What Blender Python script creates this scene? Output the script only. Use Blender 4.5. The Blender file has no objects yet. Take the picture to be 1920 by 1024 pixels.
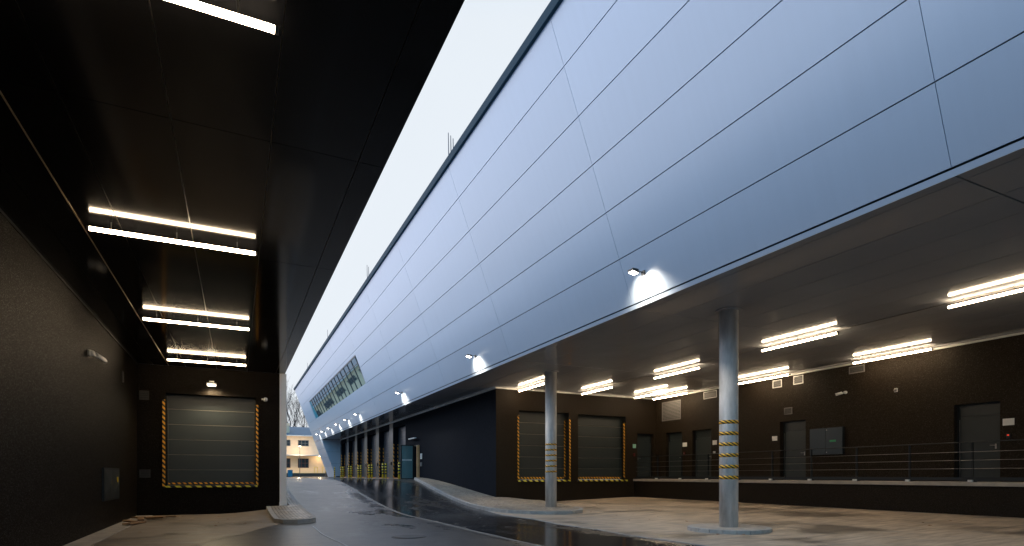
import bpy, bmesh, math, random
from mathutils import Vector, Matrix, Euler
R = math.radians
random.seed(7)
S = bpy.context.scene
COL = S.collection

# ------------------------------------------------------------------ camera, sky, sun, exposure
EYE = 1.33                      # eye height above the yard; heights below are given relative to the eye
F_PX, YAW = 1076.0, math.atan(517 / 1076.0)
cd = bpy.data.cameras.new('camera')
cam = bpy.data.objects.new('camera', cd); COL.objects.link(cam); S.camera = cam
cam.location = (0, 0, EYE); cam.rotation_euler = (R(90), 0, -YAW)
cd.sensor_fit = 'HORIZONTAL'; cd.sensor_width = 36; cd.lens = 36 * F_PX / 1920
cd.shift_x = 0; cd.shift_y = (891 - 512) / 1920
cd.clip_start = 0.05; cd.clip_end = 2000

W = bpy.data.worlds.new('World'); S.world = W; W.use_nodes = True
nt = W.node_tree; nt.nodes.clear()
def wn(t, **k):
    n = nt.nodes.new(t)
    for a, b in k.items(): setattr(n, a, b)
    return n
wo = wn('ShaderNodeOutputWorld'); bg = wn('ShaderNodeBackground')
sky = wn('ShaderNodeTexSky', sky_type='NISHITA'); sky.sun_disc = False
sky.sun_elevation = R(8); sky.sun_rotation = R(200); sky.dust_density = 3
tc = wn('ShaderNodeTexCoord'); sep = wn('ShaderNodeSeparateXYZ'); ramp = wn('ShaderNodeValToRGB')
cr = ramp.color_ramp
cr.elements[0].position = 0.0; cr.elements[0].color = (.84, .885, .94, 1)
cr.elements[1].position = 0.95; cr.elements[1].color = (.50, .68, .98, 1)
e = cr.elements.new(.62); e.color = (.84, .90, .96, 1)
noi = wn('ShaderNodeTexNoise'); noi.inputs['Scale'].default_value = 1.6; noi.inputs['Detail'].default_value = 4
mx = wn('ShaderNodeMix', data_type='RGBA', blend_type='MULTIPLY'); mx.inputs[0].default_value = .12
ad = wn('ShaderNodeMix', data_type='RGBA', blend_type='ADD'); ad.inputs[0].default_value = .012
nt.links.new(tc.outputs['Generated'], sep.inputs[0]); nt.links.new(sep.outputs['Z'], ramp.inputs[0])
nt.links.new(tc.outputs['Generated'], noi.inputs['Vector'])
nt.links.new(ramp.outputs[0], mx.inputs[6]); nt.links.new(noi.outputs['Fac'], mx.inputs[7])
nt.links.new(mx.outputs[2], ad.inputs[6]); nt.links.new(sky.outputs[0], ad.inputs[7])
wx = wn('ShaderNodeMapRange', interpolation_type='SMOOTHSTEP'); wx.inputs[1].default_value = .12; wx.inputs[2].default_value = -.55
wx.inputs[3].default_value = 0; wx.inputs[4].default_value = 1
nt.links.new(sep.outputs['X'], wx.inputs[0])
west = wn('ShaderNodeMix', data_type='RGBA', blend_type='MULTIPLY'); west.inputs[7].default_value = (1.06, 1.68, 2.06, 1)  # sky brightened on the unseen left side to light the leaning facade
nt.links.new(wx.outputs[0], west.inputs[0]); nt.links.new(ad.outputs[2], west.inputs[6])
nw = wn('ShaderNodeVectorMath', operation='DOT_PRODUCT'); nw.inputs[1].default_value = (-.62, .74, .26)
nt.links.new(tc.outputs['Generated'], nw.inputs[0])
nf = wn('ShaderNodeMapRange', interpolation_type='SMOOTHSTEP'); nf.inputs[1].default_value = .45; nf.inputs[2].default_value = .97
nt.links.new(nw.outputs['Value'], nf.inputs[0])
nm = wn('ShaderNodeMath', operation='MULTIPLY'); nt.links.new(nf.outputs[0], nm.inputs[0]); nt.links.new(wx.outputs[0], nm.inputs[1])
glow = wn('ShaderNodeMix', data_type='RGBA', blend_type='MULTIPLY'); glow.inputs[7].default_value = (2.9, 1.68, 1.38, 1)  # added brighter lobe in the unseen sky ahead-left, for the far panels
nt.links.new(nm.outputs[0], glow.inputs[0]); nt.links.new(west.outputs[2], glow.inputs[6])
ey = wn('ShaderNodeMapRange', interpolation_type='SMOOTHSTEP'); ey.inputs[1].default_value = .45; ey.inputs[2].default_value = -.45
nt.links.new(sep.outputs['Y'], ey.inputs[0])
east = wn('ShaderNodeMix', data_type='RGBA', blend_type='MULTIPLY'); east.inputs[7].default_value = (.40, .60, .76, 1)  # unseen sky behind the camera dimmed to darken the near facade
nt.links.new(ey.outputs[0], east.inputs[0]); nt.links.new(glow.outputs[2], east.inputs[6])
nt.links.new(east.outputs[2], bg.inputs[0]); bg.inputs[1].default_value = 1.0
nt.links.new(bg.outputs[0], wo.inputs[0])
sl = bpy.data.lights.new('sun', 'SUN'); sl.energy = 0.12; sl.angle = R(30); sl.color = (1, .95, .9)
so = bpy.data.objects.new('sun', sl); COL.objects.link(so); so.rotation_euler = (R(60), 0, R(-160))
so.location = (0, 0, 60)
S.view_settings.view_transform = 'Standard'; S.view_settings.look = 'None'
S.view_settings.gamma = 1; S.view_settings.exposure = 0
TUBE_L, FLOOD_W = 47.0, 240.0

# ------------------------------------------------------------------ materials
MATS = {}
def mat(name, base, rough=.5, metal=0, spec=.5, var=0, vscale=2, bump=0, bscale=40, emit=None, estr=0, rvar=0, coat=0, var2=None, stretch=None, bdist=.01, glint=0):
    if name in MATS: return MATS[name]
    m = bpy.data.materials.new(name); m.use_nodes = True; n = m.node_tree; L = n.links
    p = n.nodes['Principled BSDF']
    p.inputs['Base Color'].default_value = (*base, 1); p.inputs['Roughness'].default_value = rough
    p.inputs['Metallic'].default_value = metal; p.inputs['Specular IOR Level'].default_value = spec
    p.inputs['Coat Weight'].default_value = coat
    t = n.nodes.new('ShaderNodeTexCoord'); mp = n.nodes.new('ShaderNodeMapping'); L.new(t.outputs['Object'], mp.inputs[0])
    if stretch: mp.inputs['Scale'].default_value = stretch
    if var or rvar:
        z = n.nodes.new('ShaderNodeTexNoise'); z.inputs['Scale'].default_value = vscale; z.inputs['Detail'].default_value = 8
        z.inputs['Roughness'].default_value = .6
        L.new(mp.outputs[0], z.inputs['Vector'])
        mr = n.nodes.new('ShaderNodeMapRange'); mr.inputs[1].default_value = .3; mr.inputs[2].default_value = .7
        L.new(z.outputs['Fac'], mr.inputs[0])
        if var:
            c = n.nodes.new('ShaderNodeMix'); c.data_type = 'RGBA'
            lo = tuple(max(0, v * (1 - var)) for v in base); hi = var2 or tuple(v * (1 + var) for v in base)
            c.inputs[6].default_value = (*lo, 1); c.inputs[7].default_value = (*hi, 1)
            L.new(mr.outputs[0], c.inputs[0]); L.new(c.outputs[2], p.inputs['Base Color'])
        if rvar:
            q = n.nodes.new('ShaderNodeMapRange'); q.inputs[3].default_value = rough - rvar; q.inputs[4].default_value = rough + rvar
            L.new(mr.outputs[0], q.inputs[0]); L.new(q.outputs[0], p.inputs['Roughness'])
    if bump:
        z2 = n.nodes.new('ShaderNodeTexNoise'); z2.inputs['Scale'].default_value = bscale; z2.inputs['Detail'].default_value = 3
        L.new(t.outputs['Object'], z2.inputs['Vector'])
        b = n.nodes.new('ShaderNodeBump'); b.inputs['Strength'].default_value = bump; b.inputs['Distance'].default_value = bdist
        L.new(z2.outputs['Fac'], b.inputs['Height']); L.new(b.outputs[0], p.inputs['Normal'])
    if glint:
        z3 = n.nodes.new('ShaderNodeTexNoise'); z3.inputs['Scale'].default_value = 52; z3.inputs['Detail'].default_value = 2; L.new(t.outputs['Object'], z3.inputs['Vector'])
        q3 = n.nodes.new('ShaderNodeMapRange'); q3.inputs[1].default_value = .58; q3.inputs[2].default_value = .68; q3.inputs[3].default_value = spec; q3.inputs[4].default_value = glint
        L.new(z3.outputs['Fac'], q3.inputs[0]); L.new(q3.outputs[0], p.inputs['Specular IOR Level'])
    if emit:
        p.inputs['Emission Color'].default_value = (*emit, 1); p.inputs['Emission Strength'].default_value = estr
    MATS[name] = m; return m

def tape_mat(name, c1, c2, period, w=(1, -1, 1)):
    m = bpy.data.materials.new(name); m.use_nodes = True; n = m.node_tree; L = n.links; p = n.nodes['Principled BSDF']
    t = n.nodes.new('ShaderNodeTexCoord'); d = n.nodes.new('ShaderNodeVectorMath'); d.operation = 'DOT_PRODUCT'
    d.inputs[1].default_value = w; L.new(t.outputs['Object'], d.inputs[0])
    a = n.nodes.new('ShaderNodeMath'); a.operation = 'DIVIDE'; a.inputs[1].default_value = period; L.new(d.outputs['Value'], a.inputs[0])
    f = n.nodes.new('ShaderNodeMath'); f.operation = 'FRACT'; L.new(a.outputs[0], f.inputs[0])
    g = n.nodes.new('ShaderNodeMath'); g.operation = 'GREATER_THAN'; g.inputs[1].default_value = .5; L.new(f.outputs[0], g.inputs[0])
    c = n.nodes.new('ShaderNodeMix'); c.data_type = 'RGBA'; c.inputs[6].default_value = (*c1, 1); c.inputs[7].default_value = (*c2, 1)
    L.new(g.outputs[0], c.inputs[0]); L.new(c.outputs[2], p.inputs['Base Color']); p.inputs['Roughness'].default_value = .45
    return m

M_PANEL = mat('silver_blue_cladding', (.43, .515, .635), .32, spec=.85, metal=.05)
def panel_tones(m):
    # every panel comes off the line a shade different; faint rain streaks run down the slope
    n = m.node_tree; L = n.links; N = n.nodes.new; p = n.nodes['Principled BSDF']; base = tuple(p.inputs['Base Color'].default_value)
    ge = N('ShaderNodeNewGeometry'); sx = N('ShaderNodeSeparateXYZ'); L.new(ge.outputs['Position'], sx.inputs[0])
    def ma(op, a, b=0.0):
        q = N('ShaderNodeMath'); q.operation = op
        for i, v in enumerate((a, b)):
            if isinstance(v, (int, float)): q.inputs[i].default_value = v
            else: L.new(v, q.inputs[i])
        return q.outputs[0]
    cy = ma('FLOOR', ma('DIVIDE', ma('SUBTRACT', sx.outputs['Y'], 4.27), 6.7)); cz = ma('FLOOR', ma('DIVIDE', ma('SUBTRACT', sx.outputs['Z'], 4.012 + EYE), 1.0113))
    cb = N('ShaderNodeCombineXYZ'); L.new(cy, cb.inputs[0]); L.new(cz, cb.inputs[1])
    wn_ = N('ShaderNodeTexWhiteNoise'); wn_.noise_dimensions = '3D'; L.new(cb.outputs[0], wn_.inputs['Vector'])
    tone = ma('ADD', ma('MULTIPLY', wn_.outputs['Value'], .055), .9725)
    mp = N('ShaderNodeMapping'); mp.inputs['Scale'].default_value = (.3, 7, .35); L.new(ge.outputs['Position'], mp.inputs[0])
    z = N('ShaderNodeTexNoise'); z.inputs['Scale'].default_value = 1; z.inputs['Detail'].default_value = 5; L.new(mp.outputs[0], z.inputs['Vector'])
    tone = ma('MULTIPLY', tone, ma('ADD', ma('MULTIPLY', z.outputs['Fac'], .06), .97))
    q = N('ShaderNodeVectorMath'); q.operation = 'SCALE'; q.inputs[0].default_value = base[:3]; L.new(tone, q.inputs['Scale']); L.new(q.outputs[0], p.inputs['Base Color'])
panel_tones(M_PANEL)
M_PANEL2 = mat('pale_cladding', (.55, .60, .68), .4, var=.04, vscale=.5)
M_BACK = mat('dark_joint_lining', (.08, .11, .14), .7)  # dark backing seen through the panel joints
M_COPE = mat('dark_blue_coping', (.022, .062, .090), .6, spec=.12)
M_SOFL = mat('black_gloss_soffit', (.0034, .0036, .0044), .11, spec=.2)
M_SOFR = mat('grey_gloss_soffit', (.31, .325, .36), .10, spec=.4, var=.06, vscale=.7)
M_SOFB = mat('soffit_lining', (.015, .015, .017), .6)
M_STUC = mat('dark_brown_render', (.0075, .0053, .0032), .5, spec=.04, var=.6, vscale=28, bump=1.0, bscale=50, bdist=.014, glint=.8)  # strong fleck in the base colour stands in for sparkle
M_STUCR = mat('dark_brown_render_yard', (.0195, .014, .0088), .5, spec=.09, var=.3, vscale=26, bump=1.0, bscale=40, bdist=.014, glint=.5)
M_STUCN = mat('sky_blued_render', (.0095, .0122, .0175), .8, spec=.04, var=.25, vscale=10, bump=.8, bscale=22)  # same dark render as the yard walls, skylight blue put into its colour
M_CONC = mat('column_concrete', (.60, .59, .585), .7, var=.34, vscale=5, bump=.5, bscale=26, stretch=(1, 1, .22))
M_LEDGE = mat('ledge_concrete', (.42, .37, .31), .7, var=.2, vscale=3)
M_DOOR = mat('dark_green_grey_sheet', (.023, .031, .033), .42, var=.1, vscale=1.5)
M_DOORG = mat('door_seam_grey', (.22, .20, .16), .3, metal=.5)
M_DARK = mat('black_metal', (.012, .013, .015), .4)
M_RAIL = mat('dark_rail_steel', (.018, .024, .028), .4, metal=.3)
M_STEEL = mat('brushed_steel', (.45, .43, .40), .3, metal=1)
M_WHITE = mat('white_plastic', (.75, .75, .73), .4)
M_TRIM = mat('white_trim', (.72, .72, .70), .35)
M_POST = mat('off_white_panel', (.88, .88, .88), .45, var=.03, vscale=2)
M_GRILL = mat('grille_grey', (.16, .155, .15), .45)
M_GRILD = mat('grille_dark', (.05, .048, .045), .45)
M_PIER = mat('pier_warm_sheen', (.062, .051, .046), .3, spec=.6, var=.1, vscale=3)  # pier fronts are plain wall; warm reflected light put into this colour
M_BAY = mat('blue_grey_bay_sheet', (.06, .068, .085), .3, spec=.6, var=.08, vscale=2)
M_VLO = mat('vent_dark_grey', (.030, .028, .026), .5)
M_YEL = mat('bollard_yellow', (.88, .60, .02), .4, var=.08, vscale=9)
M_BLK = mat('bollard_black', (.012, .012, .012), .45)
M_GRN = mat('green_label', (.03, .30, .12), .5, emit=(.05, .6, .2), estr=0.0)
M_SIGNG = mat('pale_green_sign', (.30, .62, .50), .5)
M_RED = mat('red_led', (.5, .02, .01), .4, emit=(1, .06, .02), estr=1.5)
M_WOOD = mat('wet_brown_board', (.30, .17, .08), .5, var=.4, vscale=6)
M_TREE = mat('bare_bark', (.05, .042, .045), .9)
M_CREAM = mat('cream_render', (.86, .66, .46), .8, var=.08, vscale=1.2)
M_ROOF = mat('blue_grey_roof', (.13, .17, .21), .6, var=.1, vscale=1)
M_WGLASS = mat('window_glass_dark', (.02, .035, .05), .08, spec=.8)
M_WRED = mat('red_brown_window_frame', (.16, .05, .035), .5)
M_GLASSM = mat('coated_mirror_glass', (.88, .90, .86), .03, metal=1)
M_MULL = mat('mullion_dark', (.045, .045, .05), .4)
M_TEALP = mat('teal_side_panel', (.16, .42, .50), .3)
M_TUBE = mat('lit_tube', (1, 1, 1), .4, emit=(1.0, .76, .49), estr=TUBE_L)
M_LENS = mat('lit_flood_lens', (1, 1, 1), .4, emit=(1.0, .93, .80), estr=30)
M_BLUE = mat('blue_bin_plastic', (.03, .22, .35), .5)
M_KERB = mat('kerb_concrete', (.42, .40, .37), .75, var=.2, vscale=5, bump=.3, bscale=40)
T_OR = tape_mat('orange_black_tape', (.95, .44, .02), (.012, .012, .012), .16)
T_YE = tape_mat('yellow_black_tape', (.80, .68, .05), (.012, .012, .012), .30, (1, -1, 1.2))
T_COL = tape_mat('amber_black_tape', (.95, .52, .03), (.012, .012, .012), .155, (1, -1, 2.2))
T_FAR = tape_mat('orange_black_tape_bay', (.95, .40, .03), (.012, .012, .012), .30, (1, -1, 1))

def ground_mat(name, kind):
    m = bpy.data.materials.new(name); m.use_nodes = True; n = m.node_tree; L = n.links; p = n.nodes['Principled BSDF']
    N = n.nodes.new
    t = N('ShaderNodeTexCoord'); sp = N('ShaderNodeSeparateXYZ'); L.new(t.outputs['Object'], sp.inputs[0])
    def noise(scale, det=6, st=None, ro=.6):
        z = N('ShaderNodeTexNoise'); z.inputs['Scale'].default_value = scale; z.inputs['Detail'].default_value = det; z.inputs['Roughness'].default_value = ro
        if st:
            mp = N('ShaderNodeMapping'); mp.inputs['Scale'].default_value = st; L.new(t.outputs['Object'], mp.inputs[0]); L.new(mp.outputs[0], z.inputs['Vector'])
        else: L.new(t.outputs['Object'], z.inputs['Vector'])
        return z.outputs['Fac']
    def mr(v, a, b, c=0, d=1, smooth=False):
        q = N('ShaderNodeMapRange'); q.inputs[1].default_value = a; q.inputs[2].default_value = b; q.inputs[3].default_value = c; q.inputs[4].default_value = d
        if smooth: q.interpolation_type = 'SMOOTHSTEP'
        L.new(v, q.inputs[0]); return q.outputs[0]
    def ma(op, a, b):
        q = N('ShaderNodeMath'); q.operation = op
        for i, v in enumerate((a, b)):
            if isinstance(v, (int, float)): q.inputs[i].default_value = v
            else: L.new(v, q.inputs[i])
        return q.outputs[0]
    def mix(f, a, b):
        q = N('ShaderNodeMix'); q.data_type = 'RGBA'; L.new(f, q.inputs[0])
        for i, v in ((6, a), (7, b)):
            if isinstance(v, tuple): q.inputs[i].default_value = (*v, 1)
            else: L.new(v, q.inputs[i])
        return q.outputs[2]
    fine = noise(60, 3)
    if kind == 'asphalt':
        big = noise(.35, 7, (1, .45, 1)); streak = noise(1.4, 6, (1, .25, 1))
        strip = ma('MULTIPLY', mr(sp.outputs['X'], 5.05, 5.3, 0, 1, True), mr(sp.outputs['X'], 7.6, 9.2, 1, .35, True))
        strip = ma('MULTIPLY', strip, mr(sp.outputs['Y'], 10.5, 17, .72, 1.0, True))
        med = noise(2.2, 8, None, .7)
        w = ma('ADD', ma('ADD', ma('MULTIPLY', big, .8), ma('MULTIPLY', streak, .35)), ma('ADD', ma('MULTIPLY', strip, .24), ma('MULTIPLY', med, .35)))
        s2 = ma('MULTIPLY', ma('MULTIPLY', mr(sp.outputs['X'], 4.2, 4.85, 0, 1, True), mr(sp.outputs['X'], 5.0, 5.1, 1, 0, True)), mr(sp.outputs['Y'], 14, 18, .35, 1, True))
        w = ma('ADD', w, ma('MULTIPLY', s2, .10))
        wet = mr(w, .77, .98, 0, 1, True)
        dry = mix(mr(noise(1.6, 9, None, .75), .32, .68), (.020, .019, .018), (.11, .094, .077))
        col = mix(wet, dry, (.028, .028, .030))
        agg = mix(mr(fine, .3, .7), (.75, .75, .75), (1.2, 1.2, 1.2))
        q = N('ShaderNodeMix'); q.data_type = 'RGBA'; q.blend_type = 'MULTIPLY'; q.inputs[0].default_value = 1; L.new(col, q.inputs[6]); L.new(agg, q.inputs[7])
        L.new(q.outputs[2], p.inputs['Base Color'])
        L.new(mr(wet, 0, 1, .37, .14), p.inputs['Roughness'])
        p.inputs['Specular IOR Level'].default_value = .6
        bs = mr(wet, .3, 1, .35, .02); bd = .006
    elif kind in ('yard', 'dock'):
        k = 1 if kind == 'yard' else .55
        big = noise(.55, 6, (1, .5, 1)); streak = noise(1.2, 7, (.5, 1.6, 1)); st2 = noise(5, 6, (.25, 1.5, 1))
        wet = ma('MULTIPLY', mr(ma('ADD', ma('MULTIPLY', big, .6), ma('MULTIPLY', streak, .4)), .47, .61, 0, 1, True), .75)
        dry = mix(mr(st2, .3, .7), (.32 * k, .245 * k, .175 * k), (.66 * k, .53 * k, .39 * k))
        L.new(mix(wet, dry, (.09, .074, .058)), p.inputs['Base Color'])
        L.new(mr(wet, 0, 1, .6, .2), p.inputs['Roughness'])
        bs = mr(wet, 0, 1, .4, .1); bd = .006
    else:   # pavers
        b = N('ShaderNodeTexBrick'); b.inputs['Scale'].default_value = 1; b.inputs['Brick Width'].default_value = .2; b.inputs['Row Height'].default_value = .1
        b.inputs['Mortar Size'].default_value = .009; b.inputs['Color1'].default_value = (.52, .45, .37, 1); b.inputs['Color2'].default_value = (.32, .28, .23, 1)
        b.inputs['Mortar'].default_value = (.05, .045, .04, 1)
        mp = N('ShaderNodeMapping'); mp.inputs['Rotation'].default_value = (0, 0, R(90)); L.new(t.outputs['Object'], mp.inputs[0]); L.new(mp.outputs[0], b.inputs['Vector'])
        q = N('ShaderNodeMix'); q.data_type = 'RGBA'; q.blend_type = 'MULTIPLY'; q.inputs[0].default_value = 1
        L.new(b.outputs['Color'], q.inputs[6]); L.new(mix(noise(1.2, 7), (.55, .55, .55), (1.35, 1.3, 1.2)), q.inputs[7])
        L.new(q.outputs[2], p.inputs['Base Color']); L.new(mr(noise(.8, 5), .35, .65, .35, .75), p.inputs['Roughness'])
        bs = None; bd = .006
        bb = N('ShaderNodeBump'); bb.inputs['Strength'].default_value = .5; bb.inputs['Distance'].default_value = .006; bb.invert = True
        L.new(b.outputs['Fac'], bb.inputs['Height']); L.new(bb.outputs[0], p.inputs['Normal'])
    if bs is not None:
        bb = N('ShaderNodeBump'); bb.inputs['Distance'].default_value = bd; L.new(bs, bb.inputs['Strength'])
        L.new(fine, bb.inputs['Height']); L.new(bb.outputs[0], p.inputs['Normal'])
    return m
M_ASPH = ground_mat('wet_asphalt', 'asphalt'); M_YARD = ground_mat('worn_concrete', 'yard'); M_DOCK = ground_mat('damp_dock_concrete', 'dock'); M_PAV = ground_mat('paving_blocks', 'paver')

# ------------------------------------------------------------------ mesh helpers
def smooth(t):
    t = max(0, min(1, t)); return t * t * (3 - 2 * t)
def g(x, y):
    """height of the ground relative to the eye"""
    z = -1.33
    z += .24 * max(0, min(1, (x - 10.6) / 7.4))
    ramp_ = smooth((y - 18) / 18)
    side = 1 - smooth((x - 10.5) / 2.3)
    if y > 23.5: side = max(side, smooth((y - 23.5) / 4))
    if x < 1.4: side *= max(smooth((x + .4) / 1.8), smooth((y - 22.5) / 3))
    return z + (-.26 - z) * ramp_ * side

def tag(o, label=None, cat=None, group=None, kind=None):
    for k, v in (('label', label), ('category', cat), ('group', group), ('kind', kind)):
        if v: o[k] = v
    return o
def empty(name, loc, label, cat, group=None, rz=0):
    o = bpy.data.objects.new(name, None); COL.objects.link(o); o.location = (loc[0], loc[1], loc[2] + EYE)
    o.rotation_euler = (0, 0, rz); o.empty_display_size = .2
    return tag(o, label, cat, group)

class MB:
    def __init__(s): s.b = bmesh.new()
    def hexa(s, P):
        v = [s.b.verts.new(p) for p in P]
        for f in ((0, 3, 2, 1), (4, 5, 6, 7), (0, 1, 5, 4), (1, 2, 6, 5), (2, 3, 7, 6), (3, 0, 4, 7)): s.b.faces.new([v[i] for i in f])
        return s
    def box(s, x0, x1, y0, y1, z0, z1):
        if x0 > x1: x0, x1 = x1, x0
        if y0 > y1: y0, y1 = y1, y0
        if z0 > z1: z0, z1 = z1, z0
        return s.hexa([(x0, y0, z0), (x1, y0, z0), (x1, y1, z0), (x0, y1, z0), (x0, y0, z1), (x1, y0, z1), (x1, y1, z1), (x0, y1, z1)])
    def slab(s, y0, y1, poly):
        """poly in (x, z) extruded along y"""
        a = [s.b.verts.new((x, y0, z)) for x, z in poly]; c = [s.b.verts.new((x, y1, z)) for x, z in poly]
        n = len(poly); s.b.faces.new(a); s.b.faces.new(c[::-1])
        for i in range(n): s.b.faces.new([a[i], c[i], c[(i + 1) % n], a[(i + 1) % n]])
        return s
    def tube(s, p, q, r, r2=None, n=10):
        p, q = Vector(p), Vector(q); r2 = r if r2 is None else r2
        d = (q - p).normalized(); u = d.orthogonal().normalized(); w = d.cross(u)
        A = [s.b.verts.new(p + r * (math.cos(t) * u + math.sin(t) * w)) for t in [2 * math.pi * i / n for i in range(n)]]
        B = [s.b.verts.new(q + r2 * (math.cos(t) * u + math.sin(t) * w)) for t in [2 * math.pi * i / n for i in range(n)]]
        for i in range(n):
            f = s.b.faces.new([A[i], A[(i + 1) % n], B[(i + 1) % n], B[i]]); f.smooth = True
        s.b.faces.new(A[::-1]); s.b.faces.new(B)
        return s
    def ball(s, c, r, sc=(1, 1, 1), seg=14):
        ret = bmesh.ops.create_uvsphere(s.b, u_segments=seg, v_segments=seg // 2 + 1, radius=r)
        for v in ret['verts']: v.co = Vector((v.co.x * sc[0], v.co.y * sc[1], v.co.z * sc[2])) + Vector(c)
        for v in ret['verts']:
            for f in v.link_faces: f.smooth = True
        return s
    def build(s, name, m, parent=None, local=False, bevel=0, autonormal=True):
        bmesh.ops.recalc_face_normals(s.b, faces=s.b.faces)
        if parent is not None and not local:
            M = Matrix.Rotation(-parent.rotation_euler.z, 4, 'Z') @ Matrix.Translation((-parent.location.x, -parent.location.y, -(parent.location.z - EYE)))
            gp = parent.parent
            while gp is not None:
                M = M @ Matrix.Translation((-gp.location.x, -gp.location.y, -(gp.location.z - EYE))); gp = gp.parent
                M = M @ Matrix.Translation((0, 0, -EYE))
            s.b.transform(M)
        elif parent is None:
            s.b.transform(Matrix.Translation((0, 0, EYE)))
        me = bpy.data.meshes.new(name); s.b.to_mesh(me); s.b.free()
        me.materials.append(m)
        o = bpy.data.objects.new(name, me); COL.objects.link(o)
        if parent is not None: o.parent = parent
        if bevel:
            md = o.modifiers.new('bevel', 'BEVEL'); md.width = bevel; md.segments = 2; md.limit_method = 'ANGLE'
        return o
def kids(o): return [c for c in COL.objects if c.parent == o]
def copy_tree(o, parent=None):
    c = o.copy(); COL.objects.link(c); c.parent = parent
    for ch in kids(o): copy_tree(ch, c)
    return c
def wall_grid(axis, pos, thick, a0, a1, z0, z1, holes):
    """a wall with holes. axis 'y': plane y=pos, spans x; axis 'x': plane x=pos, spans y"""
    m = MB(); ac = sorted({a0, a1, *[h[0] for h in holes], *[h[1] for h in holes]})
    for i in range(len(ac) - 1):
        p, q = ac[i], ac[i + 1]; mid = (p + q) / 2; segs = [(z0, z1)]
        for h in holes:
            if h[0] < mid < h[1]:
                segs = [s2 for s in segs for s2 in ((s[0], min(s[1], h[2])), (max(s[0], h[3]), s[1])) if s2[1] - s2[0] > 1e-4]
        for s0, s1 in segs:
            if axis == 'y': m.box(p, q, pos, pos + thick, s0, s1)
            else: m.box(pos, pos + thick, p, q, s0, s1)
    bmesh.ops.remove_doubles(m.b, verts=m.b.verts, dist=1e-5)
    # drop the hidden faces where strips touch
    seen = {}
    for f in m.b.faces: seen.setdefault(tuple(sorted(v.index for v in f.verts)), []).append(f)
    return m

# ------------------------------------------------------------------ ground, roads, pavements
def axis_vals(segs):
    out = []
    for a, b, s in segs:
        n = max(1, round((b - a) / s)); out += [a + (b - a) * i / n for i in range(n)]
    out.append(segs[-1][1]); return out
GX = axis_vals([(-400, -60, 85), (-60, -10, 10), (-10, -1, 3), (-1, 2, .5), (2, 10, 1), (10, 13.5, .25), (13.5, 20, 1.3), (20, 60, 10), (60, 400, 85)])
GY = axis_vals([(-300, -30, 90), (-30, 12, 6), (12, 17, 2.5), (17, 40, .5), (40, 160, 20), (160, 900, 185)])
b = bmesh.new()
V = [[b.verts.new((x, y, g(x, y) + EYE)) for y in GY] for x in GX]
for i in range(len(GX) - 1):
    for j in range(len(GY) - 1): b.faces.new([V[i][j], V[i + 1][j], V[i + 1][j + 1], V[i][j + 1]])
me = bpy.data.meshes.new('ground'); b.to_mesh(me); b.free(); me.materials.append(M_ASPH)
go = bpy.data.objects.new('road', me); COL.objects.link(go); tag(go, kind='structure')
for p in me.polygons: p.use_smooth = True

def sheet(name, poly, dz, m, skirt=0, skirt_mat=None):
    b = bmesh.new(); vs = [b.verts.new((x, y, 0)) for x, y in poly]
    es = [b.edges.new((vs[i], vs[(i + 1) % len(vs)])) for i in range(len(vs))]
    bmesh.ops.triangle_fill(b, edges=es, use_beauty=True)
    xs = [p[0] for p in poly]; ys = [p[1] for p in poly]
    for v, nrm, lo, hi in ((GX, (1, 0, 0), min(xs), max(xs)), (GY, (0, 1, 0), min(ys), max(ys))):
        for c in v:
            if lo < c < hi:
                bmesh.ops.bisect_plane(b, geom=b.verts[:] + b.edges[:] + b.faces[:], plane_co=Vector(nrm) * c, plane_no=nrm, dist=1e-5)
    if skirt:
        be = [e for e in b.edges if e.is_boundary]
        r = bmesh.ops.extrude_edge_only(b, edges=be); low = {v for v in r['geom'] if isinstance(v, bmesh.types.BMVert)}
    else: low = set()
    for v in b.verts: v.co.z = g(v.co.x, v.co.y) + EYE + dz - (skirt if v in low else 0)
    bmesh.ops.recalc_face_normals(b, faces=b.faces)
    up = [f for f in b.faces if abs(f.normal.z) > .7]
    if up and up[0].normal.z < 0: bmesh.ops.reverse_faces(b, faces=b.faces)
    if skirt and skirt_mat:
        for f in b.faces:
            if abs(f.normal.z) < .7: f.material_index = 1
    me = bpy.data.meshes.new(name); b.to_mesh(me); b.free(); me.materials.append(m)
    if skirt_mat: me.materials.append(skirt_mat)
    o = bpy.data.objects.new(name, me); COL.objects.link(o); return tag(o, kind='structure')
def inset_path(P, d):
    """offset closed ccw polygon inwards by d"""
    out = []; n = len(P)
    for i in range(n):
        a, c, e = Vector(P[i - 1]), Vector(P[i]), Vector(P[(i + 1) % n])
        u, v = (c - a).normalized(), (e - c).normalized()
        nu, nv = Vector((-u.y, u.x)), Vector((-v.y, v.x)); m = (nu + nv); m = m / max(.3, m.length_squared) * 2
        out.append((c.x + m.x * d, c.y + m.y * d))
    return out
def kerb_ring(name, P, w, h, seg=1.0):
    """kerb stones as separate blocks along an open or closed path, with thin joints"""
    m = MB(); n = len(P); 
    for i in range(n - 1):
        a, c = Vector(P[i]), Vector(P[i + 1]); L = (c - a).length
        if L < .02: continue
        k = max(1, round(L / seg)); d = (c - a) / L; nn = Vector((-d.y, d.x))
        for j in range(k):
            p = a + d * (L * j / k + .004); q = a + d * (L * (j + 1) / k - .004)
            c4 = [p, q, q + nn * w, p + nn * w]
            m.hexa([(v.x, v.y, g(v.x, v.y) - .1) for v in c4] + [(v.x, v.y, g(v.x, v.y) + h) for v in c4])
    o = m.build(name, M_KERB); tag(o, kind='structure'); return o

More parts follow.
